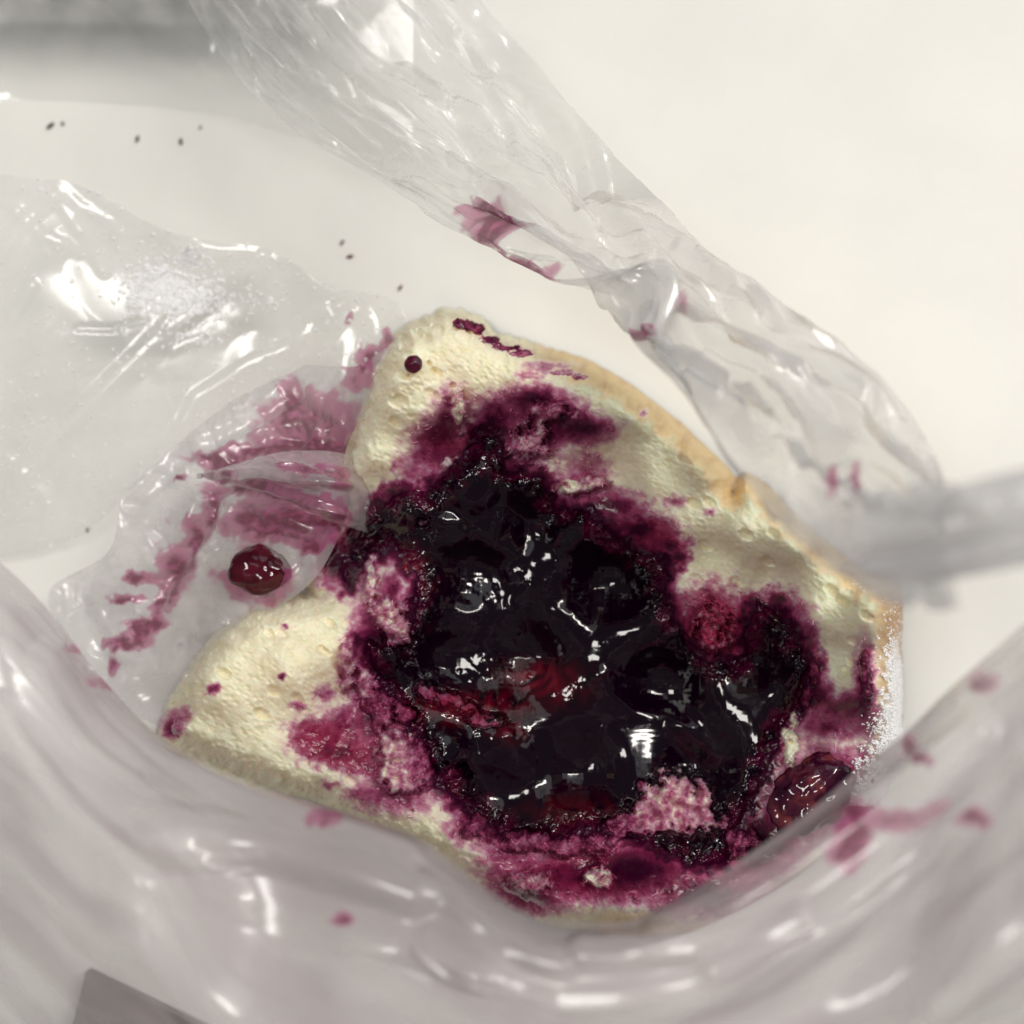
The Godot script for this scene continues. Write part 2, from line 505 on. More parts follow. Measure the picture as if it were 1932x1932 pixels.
func build_bun() -> void:
	var outline := pairs(OUTLINE)
	var pool := pairs(POOL)
	bun_edge = Field.new(AREA, 8.0, func(u, v): return signed_distance(Vector2(u, v), outline))
	jam_edge = Field.new(AREA, 8.0, func(u, v): return signed_distance(Vector2(u, v), pool))
	bun_height = Field.new(AREA, 10.0, scattered(HEIGHTS, 3.0))
	map_islands()
	torn = Field.new(AREA, 10.0, func(u, v): return spots(TORN, u, v))
	stain = Field.new(AREA, 5.0, func(u, v): return spots(STAINS, u, v))
	var bun := thing("filled_bun", "torn open white bread bun stained purple by its dark berry filling", "bun")
	bun.position = Vector3.ZERO
	var step := 2.6 / DETAIL
	var s := Sheet.new(int(AREA.size.x / step), int(AREA.size.y / step))
	var keep := PackedByteArray()
	keep.resize(s.nu * s.nv)
	var crust_gold := Color(0.68, 0.48, 0.20)
	var crust_brown := Color(0.42, 0.20, 0.055)
	for j in s.nv:
		for i in s.nu:
			var u := AREA.position.x + i * step
			var v := AREA.position.y + j * step
			var x := u * 0.073
			var y := v * 0.073
			var k := j * s.nu + i
			var warp := edge_warp.get_noise_2d(x, y)
			var d := bun_edge.get_at(u, v) + warp * lerpf(7.0, 2.0, smoothstep(980.0, 1100.0, u))
			if d < -16.0:
				keep[k] = 0
				continue
			var dj := jam_edge.get_at(u, v) + warp * 16.0
			var st := stain.get_at(u + warp * 9.0, v - warp * 7.0)
			st = maxf(st, smoothstep(-40.0, 8.0, dj) * 0.95)
			var fz := fibre.get_noise_2d((x * 0.87 + y * 0.48) * 0.4, -x * 0.48 + y * 0.87)
			var b := blot.get_noise_2d(x, y)
			st = clampf(st + (b * 0.26 + fz * 0.09) * minf(1.0, st * 3.2) * (1.15 - st), 0.0, 1.0)
			var isl := island(u, v, x, y, fz)
			if isl > 0.0:
				st = lerpf(st, clampf(island_soak.get_at(u, v) + island_edge.get_noise_2d(x * 1.7 + 40.0, y * 1.7) * 0.34 + fz * 0.10 + 0.22 * (1.0 - isl), 0.02, 1.0), smoothstep(0.0, 0.5, isl))
			var wet := smoothstep(0.3, 0.75, st)
			var r := clampf(d / 46.0, 0.0, 1.0)
			var h := smooth_crumb(u, v) * (0.66 + 0.34 * sqrt(1.0 - (1.0 - r) * (1.0 - r)))
			var rel := crumb_relief(x, y, wet)
			var tn := tint.get_noise_2d(x, y)
			var side := smoothstep(960.0, 1060.0, u) * smoothstep(1520.0, 1450.0, v - 0.25 * (u - 1100.0)) + smoothstep(1660.0, 1700.0, v) * smoothstep(1100.0, 1160.0, u)
			var wide := 52.0 + tn * 34.0 + 26.0 * smoothstep(1560.0, 1660.0, u)
			var crust := clampf(side, 0.0, 1.0) * smoothstep(wide, wide * 0.1, d + b * 7.0)
			h += rel * 0.1 * (0.35 + 0.65 * r) * (1.0 - 0.75 * crust) * (1.0 - 0.6 * smoothstep(-70.0, 5.0, dj))
			h -= 0.3 * smoothstep(0.0, 50.0, dj)
			if isl > 0.0:
				h += isl * island_high.get_at(u, v) * (0.75 + 0.5 * island_edge.get_noise_2d(x * 0.6, y * 0.6 + 30.0)) + isl * (0.05 * island_edge.get_noise_2d(x * 1.7 + 40.0, y * 1.7) + 0.018 * fz)
			if d < 0.0:
				h *= 1.0 + d / 16.0
			s.p[k] = at(u, v, h)
			var dry: Color = crumb_tones[0][1]
			var fine_tone := fibre.get_noise_2d((x * 0.87 + y * 0.48) * 0.5, -x * 0.48 + y * 0.87)
			dry = dry * (1.0 + tn * 0.10 + fine_tone * 0.09)
			dry.b *= 1.0 + tn * 0.08
			var tone := crust_gold.lerp(crust_brown, clampf(0.08 + tn * 0.8 + 0.75 * smoothstep(1600.0, 1680.0, u) , 0.0, 1.0))
			dry = dry.lerp(tone, crust * 0.9)
			var coat := smoothstep(26.0, 10.0, d + b * 26.0) * smoothstep(1600.0, 1640.0, u) * smoothstep(1190.0, 1290.0, v + b * 60.0)
			dry = dry.lerp(Color(0.86, 0.86, 0.86), coat * 0.9)
			var c := ramp(crumb_tones, st)
			c = c.lerp(Color(0.25, 0.012, 0.045), spots(CRIMSON, u + warp * 10.0, v) * smoothstep(0.16, 0.4, st) * smoothstep(0.95, 0.6, st))
			c = dry.lerp(c, smoothstep(0.0, 0.22, st))
			c.a = 1.0
			s.c[k] = c
			keep[k] = 2 if wet > 0.35 and d > 14.0 else (3 if crust > 0.5 else 1)
	s.find_normals()
	bun_sheet = s
	bun_keep = keep
	var dry_m := plain(0.92, 0.15)
	dry_m.subsurf_scatter_enabled = true
	dry_m.subsurf_scatter_strength = 0.34
	var wet_m := plain(0.28, 0.45)
	var crust_m := relief(plain(0.5, 0.4), 7, 120.0, 0.005)
	put("crumb", s.mesh(keep, 1), dry_m, bun)
	tag(put("soaked_crumb", s.mesh(keep, 2), wet_m, bun), "purple jam soaked crumb", "")
	tag(put("crust", s.mesh(keep, 3), crust_m, bun), "golden baked crust", "")
	build_jam()

# ---------------------------------------------------------------- jam
const BERRIES := [890,920,50,0.3, 792,955,42,0.16, 1000,928,40,0.14, 850,1005,38,0.14, 940,1010,46,0.14, 1075,1010,36,0.08, 880,1120,48,0.1, 1150,1115,42,0.06, 725,1240,34,0.12, 835,1410,44,0.1, 960,1430,50,0.08, 1180,1205,54,0.06, 1065,1190,46,0.08]
const RED := [765,1085,34,40,0.8, 880,1335,90,26,0.8, 960,1380,30,20,0.5, 1030,1290,70,36,0.55, 1000,1270,40,20,0.5, 1080,1530,70,30,0.4, 830,1500,40,30,0.35]
var swirl := make_noise(21, 9.0, 2)
var swirl2 := make_noise(22, 3.2, 2)
var seeds := cells(23, 1.5, FastNoiseLite.RETURN_DISTANCE)
var seed_pick := cells(23, 1.5, FastNoiseLite.RETURN_CELL_VALUE)

func build_jam() -> void:
	var jam := thing("berry_jam", "glossy near black blueberry jam pooled in the hollow of the torn bun", "jam")
	var step := 2.6 / DETAIL
	var area := Rect2(600, 770, 960, 900)
	var s := Sheet.new(int(area.size.x / step), int(area.size.y / step))
	var keep := PackedByteArray()
	keep.resize(s.nu * s.nv)
	var ridge := pairs([1135,1275, 1150,1310, 1195,1338, 1260,1348, 1310,1390, 1340,1420])
	for j in s.nv:
		for i in s.nu:
			var u := area.position.x + i * step
			var v := area.position.y + j * step
			var x := u * 0.073
			var y := v * 0.073
			var k := j * s.nu + i
			var warp := edge_warp.get_noise_2d(x, y)
			var d := jam_edge.get_at(u, v) + warp * 16.0
			if d < -14.0:
				continue
			keep[k] = 1
			var h := smooth_crumb(u, v) + 0.24 * smoothstep(-12.0, 46.0, d) - 0.16
			h -= 0.26 * island(u, v, x, y, fibre.get_noise_2d((x * 0.87 + y * 0.48) * 0.4, -x * 0.48 + y * 0.87))
			var calm := smoothstep(930.0, 1120.0, u + 0.3 * (v - 1200.0))
			var wx := x + swirl.get_noise_2d(x * 0.6, y * 0.6 + 50.0) * 5.0
			h += swirl.get_noise_2d(wx, y) * lerpf(0.045, 0.022, calm) + swirl2.get_noise_2d(wx, y) * lerpf(0.009, 0.0, calm)
			if seed_pick.get_noise_2d(x, y) > lerpf(0.35, 0.85, calm):
				var g := (seeds.get_noise_2d(x, y) + 1.0) / 0.24
				h += 0.010 * exp(-g * g) * smoothstep(8.0, 60.0, d)
			for q in range(0, BERRIES.size(), 4):
				var a: float = ((u - BERRIES[q]) * (u - BERRIES[q]) + (v - BERRIES[q + 1]) * (v - BERRIES[q + 1])) / (BERRIES[q + 2] * BERRIES[q + 2])
				if a < 4.0:
					h += BERRIES[q + 3] * exp(-a * a)
			var near := 1e9
			for q in ridge.size() - 1:
				near = minf(near, Vector2(u, v).distance_to(Geometry2D.get_closest_point_to_segment(Vector2(u, v), ridge[q], ridge[q + 1])))
			h += 0.10 * exp(-near * near / 500.0)
			var rosy := spots(RED, u + warp * 8.0, v)
			h += rosy * 0.16
			s.p[k] = at(u, v, h)
			var thin := smoothstep(56.0, 0.0, d + swirl2.get_noise_2d(x * 0.7, y * 0.7 + 20.0) * 40.0)
			var c := Color(0.005, 0.0015, 0.004).lerp(Color(0.062, 0.004, 0.021), thin * thin)
			c = c.lerp(Color(0.15, 0.006, 0.018), rosy * (0.7 + swirl2.get_noise_2d(wx, y)))
			c.a = 1.0
			s.c[k] = c
	s.find_normals()
	var m := plain(0.09, 0.5)
	put("jam_pool", s.mesh(keep, 1), m, jam)

# ---------------------------------------------------------------- bag
const JUICE := Color(0.22, 0.014, 0.075)
const THIN_JUICE := Color(0.50, 0.10, 0.27)
var pane: StandardMaterial3D
var clear: StandardMaterial3D
var soft: StandardMaterial3D

# one wall of the bag: the clear film, and on it what hides: wear, creases gone white, juice; at the far corner, painted shade
func wall(called: String, bag: Node3D, s: Sheet, tone: Color, low: float, high: float, juice: Array, see: Variant = null, flow := 0.0) -> MeshInstance3D:
	var o := put(called, s.mesh(all_of(s)), pane, bag)
	var up := s.n[s.n.size() / 2].y > 0.0
	for k in s.p.size():
		var u := s.uv[k].x
		var v := s.uv[k].y
		var c := tone
		var f := film_haze.get_noise_2d(u * 0.073, v * 0.073) if flow == 0.0 else film_haze.get_noise_2d(s.along[k].x * flow, s.along[k].y) * 1.3
		c.a = lerpf(low, high, clampf(0.5 + f, 0.0, 1.0))
		if see != null:
			c.a *= float((see as Callable).call(u, v))
		if juice.size():
			var w := juice_flow.get_noise_2d(u * 0.073 + 300.0, v * 0.073)
			var w2 := juice_flow.get_noise_2d(u * 0.15, v * 0.15 + 300.0)
			var q := clampf((spots(juice, u + w * 9.0, v - w2 * 7.0) - 0.13 + w * 0.12) * 1.9, 0.0, 1.0)
			var a := c.a
			c = c.lerp(THIN_JUICE.lerp(JUICE, smoothstep(0.45, 1.15, q + w2 * 0.6)), smoothstep(0.0, 0.25, q))
			c.a = lerpf(a, lerpf(0.5, 0.86, q), smoothstep(0.0, 0.25, q))
		c.a = clampf(c.a, 0.0, 1.0)
		s.c[k] = c
		s.p[k] += s.n[k] * (0.00012 if up else -0.00012)
	put("smear_and_shade_layer", s.mesh(all_of(s)), soft if called == "near_wall" else clear, o)
	return o

var left_film: Sheet

func build_bag() -> void:
	pane = pane_material()
	clear = film_material(0.3)
	soft = film_material(0.33)
	soft.clearcoat_roughness = 0.16
	var bag := thing("plastic_bag", "open clear plastic bag smeared with berry juice around the bun", "plastic bag")
	var white := Color(0.78, 0.78, 0.78)
	var lilac := Color(0.55, 0.485, 0.515)
	# back wall, folded over along its outer edge
	var back := film([
		[330,-40,2.2, 440,135,2.6, 560,250,3.0, 680,322,3.4, 800,390,3.8, 930,462,4.2, 1050,528,4.6, 1165,575,5.2, 1190,640,5.8, 1300,745,6.8, 1400,890,7.6, 1490,1005,8.4, 1610,1090,9.4, 1760,1100,10.0],
		[560,-40,2.6, 640,110,2.9, 740,220,3.3, 840,300,3.7, 950,370,4.5, 1040,440,5.0, 1130,500,5.4, 1200,570,5.8, 1260,640,6.2, 1370,740,6.8, 1480,860,7.4, 1580,960,8.2, 1680,1030,9.0, 1800,1050,9.8],
		[880,-60,2.5, 920,20,2.7, 1010,115,3.0, 1105,230,3.4, 1190,315,3.9, 1275,400,4.4, 1340,480,4.8, 1430,540,5.3, 1560,635,5.8, 1660,705,6.3, 1735,800,6.8, 1775,880,7.6, 1800,960,8.6, 1860,1000,9.6],
	], 560, 240, 3, 2.4, 0.8, [
		[3.0, 70, 620,-20, 760,120, 900,250, 1000,330, 1090,430, 1180,540],
		[2.0, 40, 830,-20, 930,110, 1040,240, 1120,360, 1190,470],
		[2.0, 40, 1170,570, 1260,600, 1400,700, 1560,850],
		[1.6, 30, 1130,500, 1180,600, 1250,680, 1340,790, 1450,960],
		[1.2, 18, 700,20, 790,120, 850,170],
		[1.2, 18, 760,10, 860,90, 930,190, 960,250],
		[1.2, 18, 800,-20, 900,60, 985,170],
		[1.0, 16, 870,60, 900,110, 920,150],
		[1.0, 20, 1090,300, 1160,400, 1230,480, 1270,560],
	], 0.3, 0.12, 110, 1.0)
	wall("back_wall", bag, back, white, 0.16, 0.60, [914,392,32,26,1.1, 935,425,20,28,1.1, 955,468,12,10,0.8, 985,495,22,14,1.0, 1020,515,32,15,1.0, 1290,562,11,14,1.0, 1187,628,12,11,1.0, 1350,478,16,9,1.0, 1570,940,10,44,0.85, 1612,930,9,40,0.95], func(u, _v): return 0.6 + 0.55 * smoothstep(1050.0, 1250.0, u), 0.3)
	# the film that lies to the left, its upper edge standing up in a fold
	left_film = film([
		[-60,318,1.83, 60,338,1.83, 125,342,1.86, 200,372,1.86, 270,415,1.83, 330,440,1.8, 400,455,1.78, 500,468,1.8, 560,500,1.76, 620,540,1.55, 690,552,1.5, 740,565,1.48, 778,612,1.4],
		[-60,460,1.5, 60,470,1.52, 130,470,1.52, 200,480,1.5, 270,500,1.47, 350,510,1.44, 430,520,1.46, 520,530,1.48, 580,555,1.48, 640,580,1.46, 690,600,1.42, 730,630,1.4, 765,650,1.38],
		[-60,720,0.98, 60,700,1.08, 140,680,1.13, 220,650,1.17, 300,650,1.15, 380,640,1.17, 470,630,1.23, 540,625,1.29, 600,640,1.31, 650,650,1.37, 690,670,1.36, 720,690,1.33, 750,700,1.3],
		[-60,1060,0.25, 60,1040,0.35, 150,1010,0.4, 230,945,0.5, 300,890,0.6, 370,830,0.7, 440,775,0.83, 540,722,0.97, 600,735,0.99, 640,745,1.24, 680,750,1.22, 710,760,1.2, 745,770,1.12],
	], 380, 300, 7, 0.34, 2.4, [
		[0.45, 24, 660,590, 605,622, 470,690, 375,750, 345,810],
		[0.40, 20, 525,490, 430,535, 365,570, 310,612],
		[0.38, 18, 505,470, 440,540, 330,622],
		[0.40, 24, 100,368, 40,430, -30,520],
		[0.40, 20, 105,372, 150,430, 195,510],
		[0.6, 26, 200,375, 290,425, 400,462, 520,478],
		[0.4, 20, 110,345, 150,390, 210,420, 230,460],
		[0.5, 34, 300,640, 180,760, 40,900],
		[0.3, 20, 560,640, 580,600, 620,585],
		[0.3, 20, 0,640, 30,590, 60,540],
		[0.3, 18, 640,610, 600,680, 575,740],
	], 0.0, 0.12, 7, 0.05)
	wall("left_wall", bag, left_film, Color(0.74, 0.75, 0.74), 0.05, 0.15, [730,640,12,22,0.9, 700,675,30,22,0.7, 660,600,10,16,0.4])
	# the smeared flap next to the gap of the bun
	var flap := film([
		[575,690,1.75, 450,752,1.65, 360,818,1.55, 290,880,1.45, 232,938,1.4, 205,1040,1.25, 95,1112,0.9, 120,1200,0.9, 150,1300,0.9],
		[640,690,2.0, 540,770,2.0, 450,830,1.95, 360,880,1.8, 310,950,1.7, 280,1040,1.5, 220,1110,1.2, 200,1210,1.15, 220,1330,1.1],
		[690,690,2.1, 600,800,2.3, 520,860,2.25, 440,910,2.15, 400,975,2.0, 360,1060,1.75, 300,1140,1.45, 270,1230,1.35, 270,1350,1.3],
		[750,650,2.2, 690,770,2.4, 650,860,2.6, 660,930,2.8, 650,985,2.8, 600,1085,2.5, 520,1150,2.1, 410,1225,1.8, 325,1380,1.6],
	], 360, 230, 9, 0.6, 1.2, [
		[1.2, 22, 560,735, 470,800, 330,870, 250,950],
		[2.0, 30, 390,905, 450,915, 540,945, 640,985],
		[2.2, 34, 400,920, 380,990, 330,1060, 280,1130],
		[2.0, 34, 380,890, 470,850, 560,825, 620,835, 655,880],
		[1.6, 26, 545,715, 570,760, 640,820],
		[1.4, 26, 560,895, 620,925, 655,940],
	], 0.0, 0.12, 30)
	var pleat := film([
		[370,898,2.2, 450,872,2.6, 540,852,2.9, 630,852,3.1, 720,870,2.3],
		[370,899,2.25, 455,890,3.0, 545,892,3.25, 630,908,3.35, 725,930,2.4],
		[370,900,2.2, 460,912,2.6, 548,944,2.9, 625,985,3.1, 715,1010,2.2],
	], 150, 70, 23, 0.5, 0.5, [[1.0, 12, 390,897, 500,893, 655,915], [0.8, 9, 420,905, 520,920, 640,965]], 0.3, 0.12, 10)
	wall("folded_pleat", bag, pleat, Color(0.66, 0.60, 0.65), 0.3, 0.6, [470,915,70,11,0.9, 560,945,60,14,1.0, 625,975,30,20,1.0, 590,885,50,10,0.7, 420,893,30,7,0.9, 640,900,20,20,0.6])
	wall("torn_flap", bag, flap, Color(0.72, 0.68, 0.72), 0.22, 0.5, [545,750,20,44,0.6, 600,780,70,40,0.42, 620,845,46,14,1.0, 560,830,56,11,1.0, 480,845,56,11,0.8, 420,872,44,18,0.7, 520,872,16,16,1.0, 560,902,56,15,0.9, 600,905,44,20,0.9, 610,935,56,20,0.85, 630,965,30,30,0.9, 540,925,56,12,0.7, 440,920,44,10,0.8, 500,988,64,28,0.75, 560,990,44,24,0.8, 585,1030,22,15,0.9, 385,960,15,44,0.85, 355,1030,13,44,0.95, 320,1092,15,44,0.9, 290,1142,12,40,0.7, 262,1190,16,15,1.0, 235,1212,40,14,0.95, 275,1178,34,12,0.9, 215,1255,11,15,0.9, 235,1130,26,8,0.8, 258,1090,22,12,0.8, 335,900,12,6,1.0, 400,858,56,9,0.6, 680,700,30,40,0.5, 600,860,90,60,0.35, 500,950,100,60,0.3, 640,960,40,60,0.5, 330,1060,50,80,0.25, 540,800,90,60,0.28, 488,1098,70,44,0.6])
	# near wall, leaning over the bun and rising towards the camera
	var near := film([
		[-80,1020,6, 0,1062,5.8, 90,1150,5.5, 200,1290,5.2, 320,1405,5.2, 500,1490,5.9, 680,1545,6.3, 800,1590,6.6, 880,1650,6.8, 960,1705,6.9, 1030,1735,7, 1180,1740,7.1, 1290,1692,7.1, 1400,1622,7.2, 1530,1530,7.2, 1640,1435,7.2, 1720,1375,7.4, 1800,1295,7.6, 2000,1120,8],
		[-80,1120,6.6, 0,1170,6.5, 80,1265,6.3, 175,1395,6.2, 300,1490,6.3, 490,1560,6.6, 680,1615,7, 810,1665,7.2, 890,1720,7.4, 970,1770,7.5, 1045,1795,7.6, 1190,1798,7.7, 1310,1755,7.6, 1425,1685,7.6, 1560,1590,7.7, 1675,1500,7.9, 1760,1430,8.2, 1840,1350,8.4, 2000,1220,8.8],
		[-80,1250,6.6, 0,1300,6.65, 75,1392,6.65, 168,1502,6.7, 290,1590,6.95, 485,1655,6.68, 680,1708,7.08, 815,1752,7.28, 900,1795,7.48, 985,1830,7.58, 1062,1848,7.68, 1205,1844,7.78, 1330,1808,7.68, 1452,1738,7.68, 1590,1645,7.78, 1712,1555,7.98, 1800,1480,8.4, 1880,1400,8.6, 2010,1300,9.1],
		[-80,1380,6.6, 0,1430,6.8, 70,1520,7, 160,1610,7.2, 280,1690,7.6, 480,1750,6.77, 680,1800,7.17, 820,1840,7.37, 910,1870,7.57, 1000,1890,7.67, 1080,1900,7.77, 1220,1890,7.87, 1350,1860,7.77, 1480,1790,7.77, 1620,1700,7.87, 1750,1610,8.07, 1840,1530,8.6, 1920,1450,8.8, 2020,1380,9.4],
		[-80,1800,5.5, -20,1860,5.6, 60,1940,5.8, 160,2010,6.2, 300,2040,6.6, 480,2050,6.82, 680,2050,7.22, 820,2050,7.42, 910,2050,7.62, 1000,2050,7.72, 1080,2050,7.82, 1220,2050,7.92, 1350,2030,7.82, 1480,2010,7.82, 1620,1980,7.92, 1750,1950,8.12, 1860,1900,9, 1960,1850,9.2, 2060,1800,9.4],
		[-226,2040,0.1, -158,2040,0.1, -67,2040,0.1, 47,2070,0.1, 207,2100,0.1, 412,2110,0.1, 640,2110,0.1, 800,2110,0.1, 902,2110,0.1, 1005,2110,0.1, 1096,2110,0.1, 1256,2110,0.1, 1404,2090,0.1, 1552,2070,0.1, 1712,2040,0.1, 1860,2040,0.1, 1985,2040,0.1, 2099,2040,0.1, 2213,2040,0.1],
	], 460, 340, 12, 0.4, 1.6, [
		[1.00, 60, 100,1250, 260,1390, 500,1500, 760,1600],
		[1.20, 60, 300,1560, 520,1600, 780,1690],
		[0.64, 70, 600,1800, 760,1760, 900,1830],
		[0.56, 60, 640,1850, 820,1820, 1000,1900],
		[0.28, 90, 640,1830, 760,1800, 900,1860],
		[0.40, 40, 660,1780, 800,1790, 960,1850],
		[0.36, 36, 820,1760, 930,1800, 1060,1830],
		[1.00, 50, 1250,1750, 1450,1660, 1650,1520, 1850,1380],
		[1.20, 50, 1350,1830, 1550,1740, 1750,1600, 1950,1450],
		[1.00, 40, 1100,1790, 1300,1790, 1500,1720],
	], 0.12, 0.12, 16, 0.28)
	wall("near_wall", bag, near, lilac, 0.36, 0.70, [1600,1605,26,40,0.9, 1625,1560,16,40,0.8, 1700,1545,70,26,0.5, 1850,1550,22,16,0.9, 1750,1440,22,11,0.8, 1715,1410,16,20,0.9, 1855,1290,30,20,0.8, 650,1735,20,12,0.8, 610,1555,34,16,0.6, 190,1290,44,18,0.45, 140,1225,30,14,0.4, 1780,1520,26,18,0.4], func(u, v): return lerpf(0.72, 1.0, smoothstep(330.0, 80.0, v - 1560.0 - 0.55 * u)), 0.25)
	# the end of the rim that reaches in from the right, close to the lens
	var tongue := film([
		[1470,1000,8.8, 1620,965,9.7, 1750,935,10.3, 1850,905,10.6, 2010,870,11.0],
		[1490,1030,9.0, 1640,1015,10.0, 1760,1000,10.6, 1860,980,10.9, 2010,955,11.3],
		[1520,1060,8.8, 1630,1092,9.5, 1740,1098,10.1, 1860,1080,10.4, 2010,1050,10.8],
	], 220, 110, 15, 0.6, 1.2, [[1.2, 30, 1560,1010, 1700,1000, 1950,940], [-1.0, 24, 1640,1050, 1760,1050, 1960,1010]], 0.25, 0.12, 14)
	wall("rim_end", bag, tongue, Color(0.60, 0.59, 0.63), 0.42, 0.8, [], func(u, _v): return smoothstep(1500.0, 1660.0, u), 0.3)
	# film over the far corner; its dark, fading tone paints the shade there
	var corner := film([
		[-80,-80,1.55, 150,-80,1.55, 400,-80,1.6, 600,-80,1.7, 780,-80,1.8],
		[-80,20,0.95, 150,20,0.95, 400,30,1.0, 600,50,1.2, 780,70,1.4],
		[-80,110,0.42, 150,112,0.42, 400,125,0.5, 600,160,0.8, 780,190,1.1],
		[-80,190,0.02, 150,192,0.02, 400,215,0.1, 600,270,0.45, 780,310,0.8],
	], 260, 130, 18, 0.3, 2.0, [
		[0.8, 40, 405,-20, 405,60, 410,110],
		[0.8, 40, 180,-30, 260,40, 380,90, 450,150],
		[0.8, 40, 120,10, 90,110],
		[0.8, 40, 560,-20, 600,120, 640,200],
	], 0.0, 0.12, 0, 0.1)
	wall("far_corner_shade", bag, corner, Color(0.10, 0.105, 0.105), 0.6, 0.8, [], func(u, v): return smoothstep(165.0, -70.0, v - 0.08 * u) * smoothstep(780.0, 480.0, u))

# ---------------------------------------------------------------- small things
func ball(seed_: int, rough: float, waves: float, nu := 40, nv := 26, hollow := 0.0) -> Sheet:
	var s := Sheet.new(nu + 1, nv + 1)
	var n1 := make_noise(seed_, waves, 3)
	for j in nv + 1:
		var b := PI * j / nv
		for i in nu + 1:
			var a := -TAU * i / nu
			var d := Vector3(sin(b) * cos(a), cos(b), sin(b) * sin(a))
			var r := 1.0 + rough * n1.get_noise_3d(d.x, d.y, d.z)
			if hollow > 0.0:
				var q := Vector2(d.x, d.z).length() if d.y > 0 else 9.0
				r += hollow * (exp(-pow((q - 0.34) / 0.1, 2.0)) * 0.35 - exp(-pow(q / 0.24, 2.0)))
			s.p[j * (nu + 1) + i] = d * r
	for j in nv + 1:
		for i in nu + 1:
			var e := s.p[j * (nu + 1) + (i + 1) % nu] - s.p[j * (nu + 1) + (i + nu - 1) % nu]
			var f := s.p[mini(j + 1, nv) * (nu + 1) + i] - s.p[maxi(j - 1, 0) * (nu + 1) + i]
			var m := f.cross(e)
			s.n[j * (nu + 1) + i] = m.normalized() if m.length() > 1e-9 else s.p[j * (nu + 1) + i].normalized()
	return s

func placed_ball(s: Sheet, where: Vector3, size: Vector3, turn: Vector3, tone: Callable) -> ArrayMesh:
	var b := Basis.from_euler(turn) * Basis.from_scale(size)
	var inv := b.inverse().transposed()
	for k in s.p.size():
		s.c[k] = (tone as Callable).call(s.p[k])
		s.p[k] = b * s.p[k]
		s.n[k] = (inv * s.n[k]).normalized()
	return s.mesh(all_of(s))

# a rough lump, half sunk where it sits: u, v, h in cm, half sizes in mm
func lump_at(called: String, parent: Node, u: float, v: float, h: float, size: Vector3, turn: float, seed_: int, rough: float, waves: float, stops: Array, mat: Material, nu := 44, hollow := 0.0, lean := Vector2.ZERO) -> MeshInstance3D:
	var n := make_noise(seed_ + 5, waves * 0.8, 3)
	var s := ball(seed_, rough, waves, nu, nu * 2 / 3, hollow)
	var m := placed_ball(s, Vector3.ZERO, size * 0.001, Vector3(lean.x, turn, lean.y), func(p: Vector3) -> Color:
		var c := ramp(stops, clampf(0.5 + n.get_noise_3d(p.x, p.y, p.z) * 0.9, 0.0, 1.0))
		c.a = 1.0
		return c)
	var o := put(called, m, mat, parent)
	o.position = at(u, v, h)
	return o

func scatter(called: String, places: Array[Vector3], wide: Array[float], mat: Material, parent: Node, tones: Array, form := Vector3.ZERO, lying := false) -> MultiMeshInstance3D:
	var rng := RandomNumberGenerator.new()
	rng.seed = places.size() + 1
	var s := ball(91, 0.6, 0.8, 6, 4)
	var mm := MultiMesh.new()
	mm.transform_format = MultiMesh.TRANSFORM_3D
	mm.use_colors = true
	for k in s.p.size(): s.c[k] = Color.WHITE
	mm.mesh = s.mesh(all_of(s))
	mm.instance_count = places.size()
	for i in places.size():
		var b := Basis.from_euler(Vector3(rng.randf_range(0, TAU), rng.randf_range(0, TAU), rng.randf_range(0, TAU))).scaled_local(Vector3(wide[i], wide[i] * rng.randf_range(0.3, 0.8), wide[i] * rng.randf_range(0.5, 1.3)))
		if lying:
			b = Basis.from_euler(Vector3(rng.randf_range(-0.4, 0.4), rng.randf_range(0, TAU), rng.randf_range(-0.5, 0.5))).scaled_local(form * wide[i])
		mm.set_instance_transform(i, Transform3D(b, places[i]))
		mm.set_instance_color(i, tones[i % tones.size()])
	var o := MultiMeshInstance3D.new()
	o.name = called
	o.multimesh = mm
	o.material_override = mat
	parent.add_child(o, true)
	return o

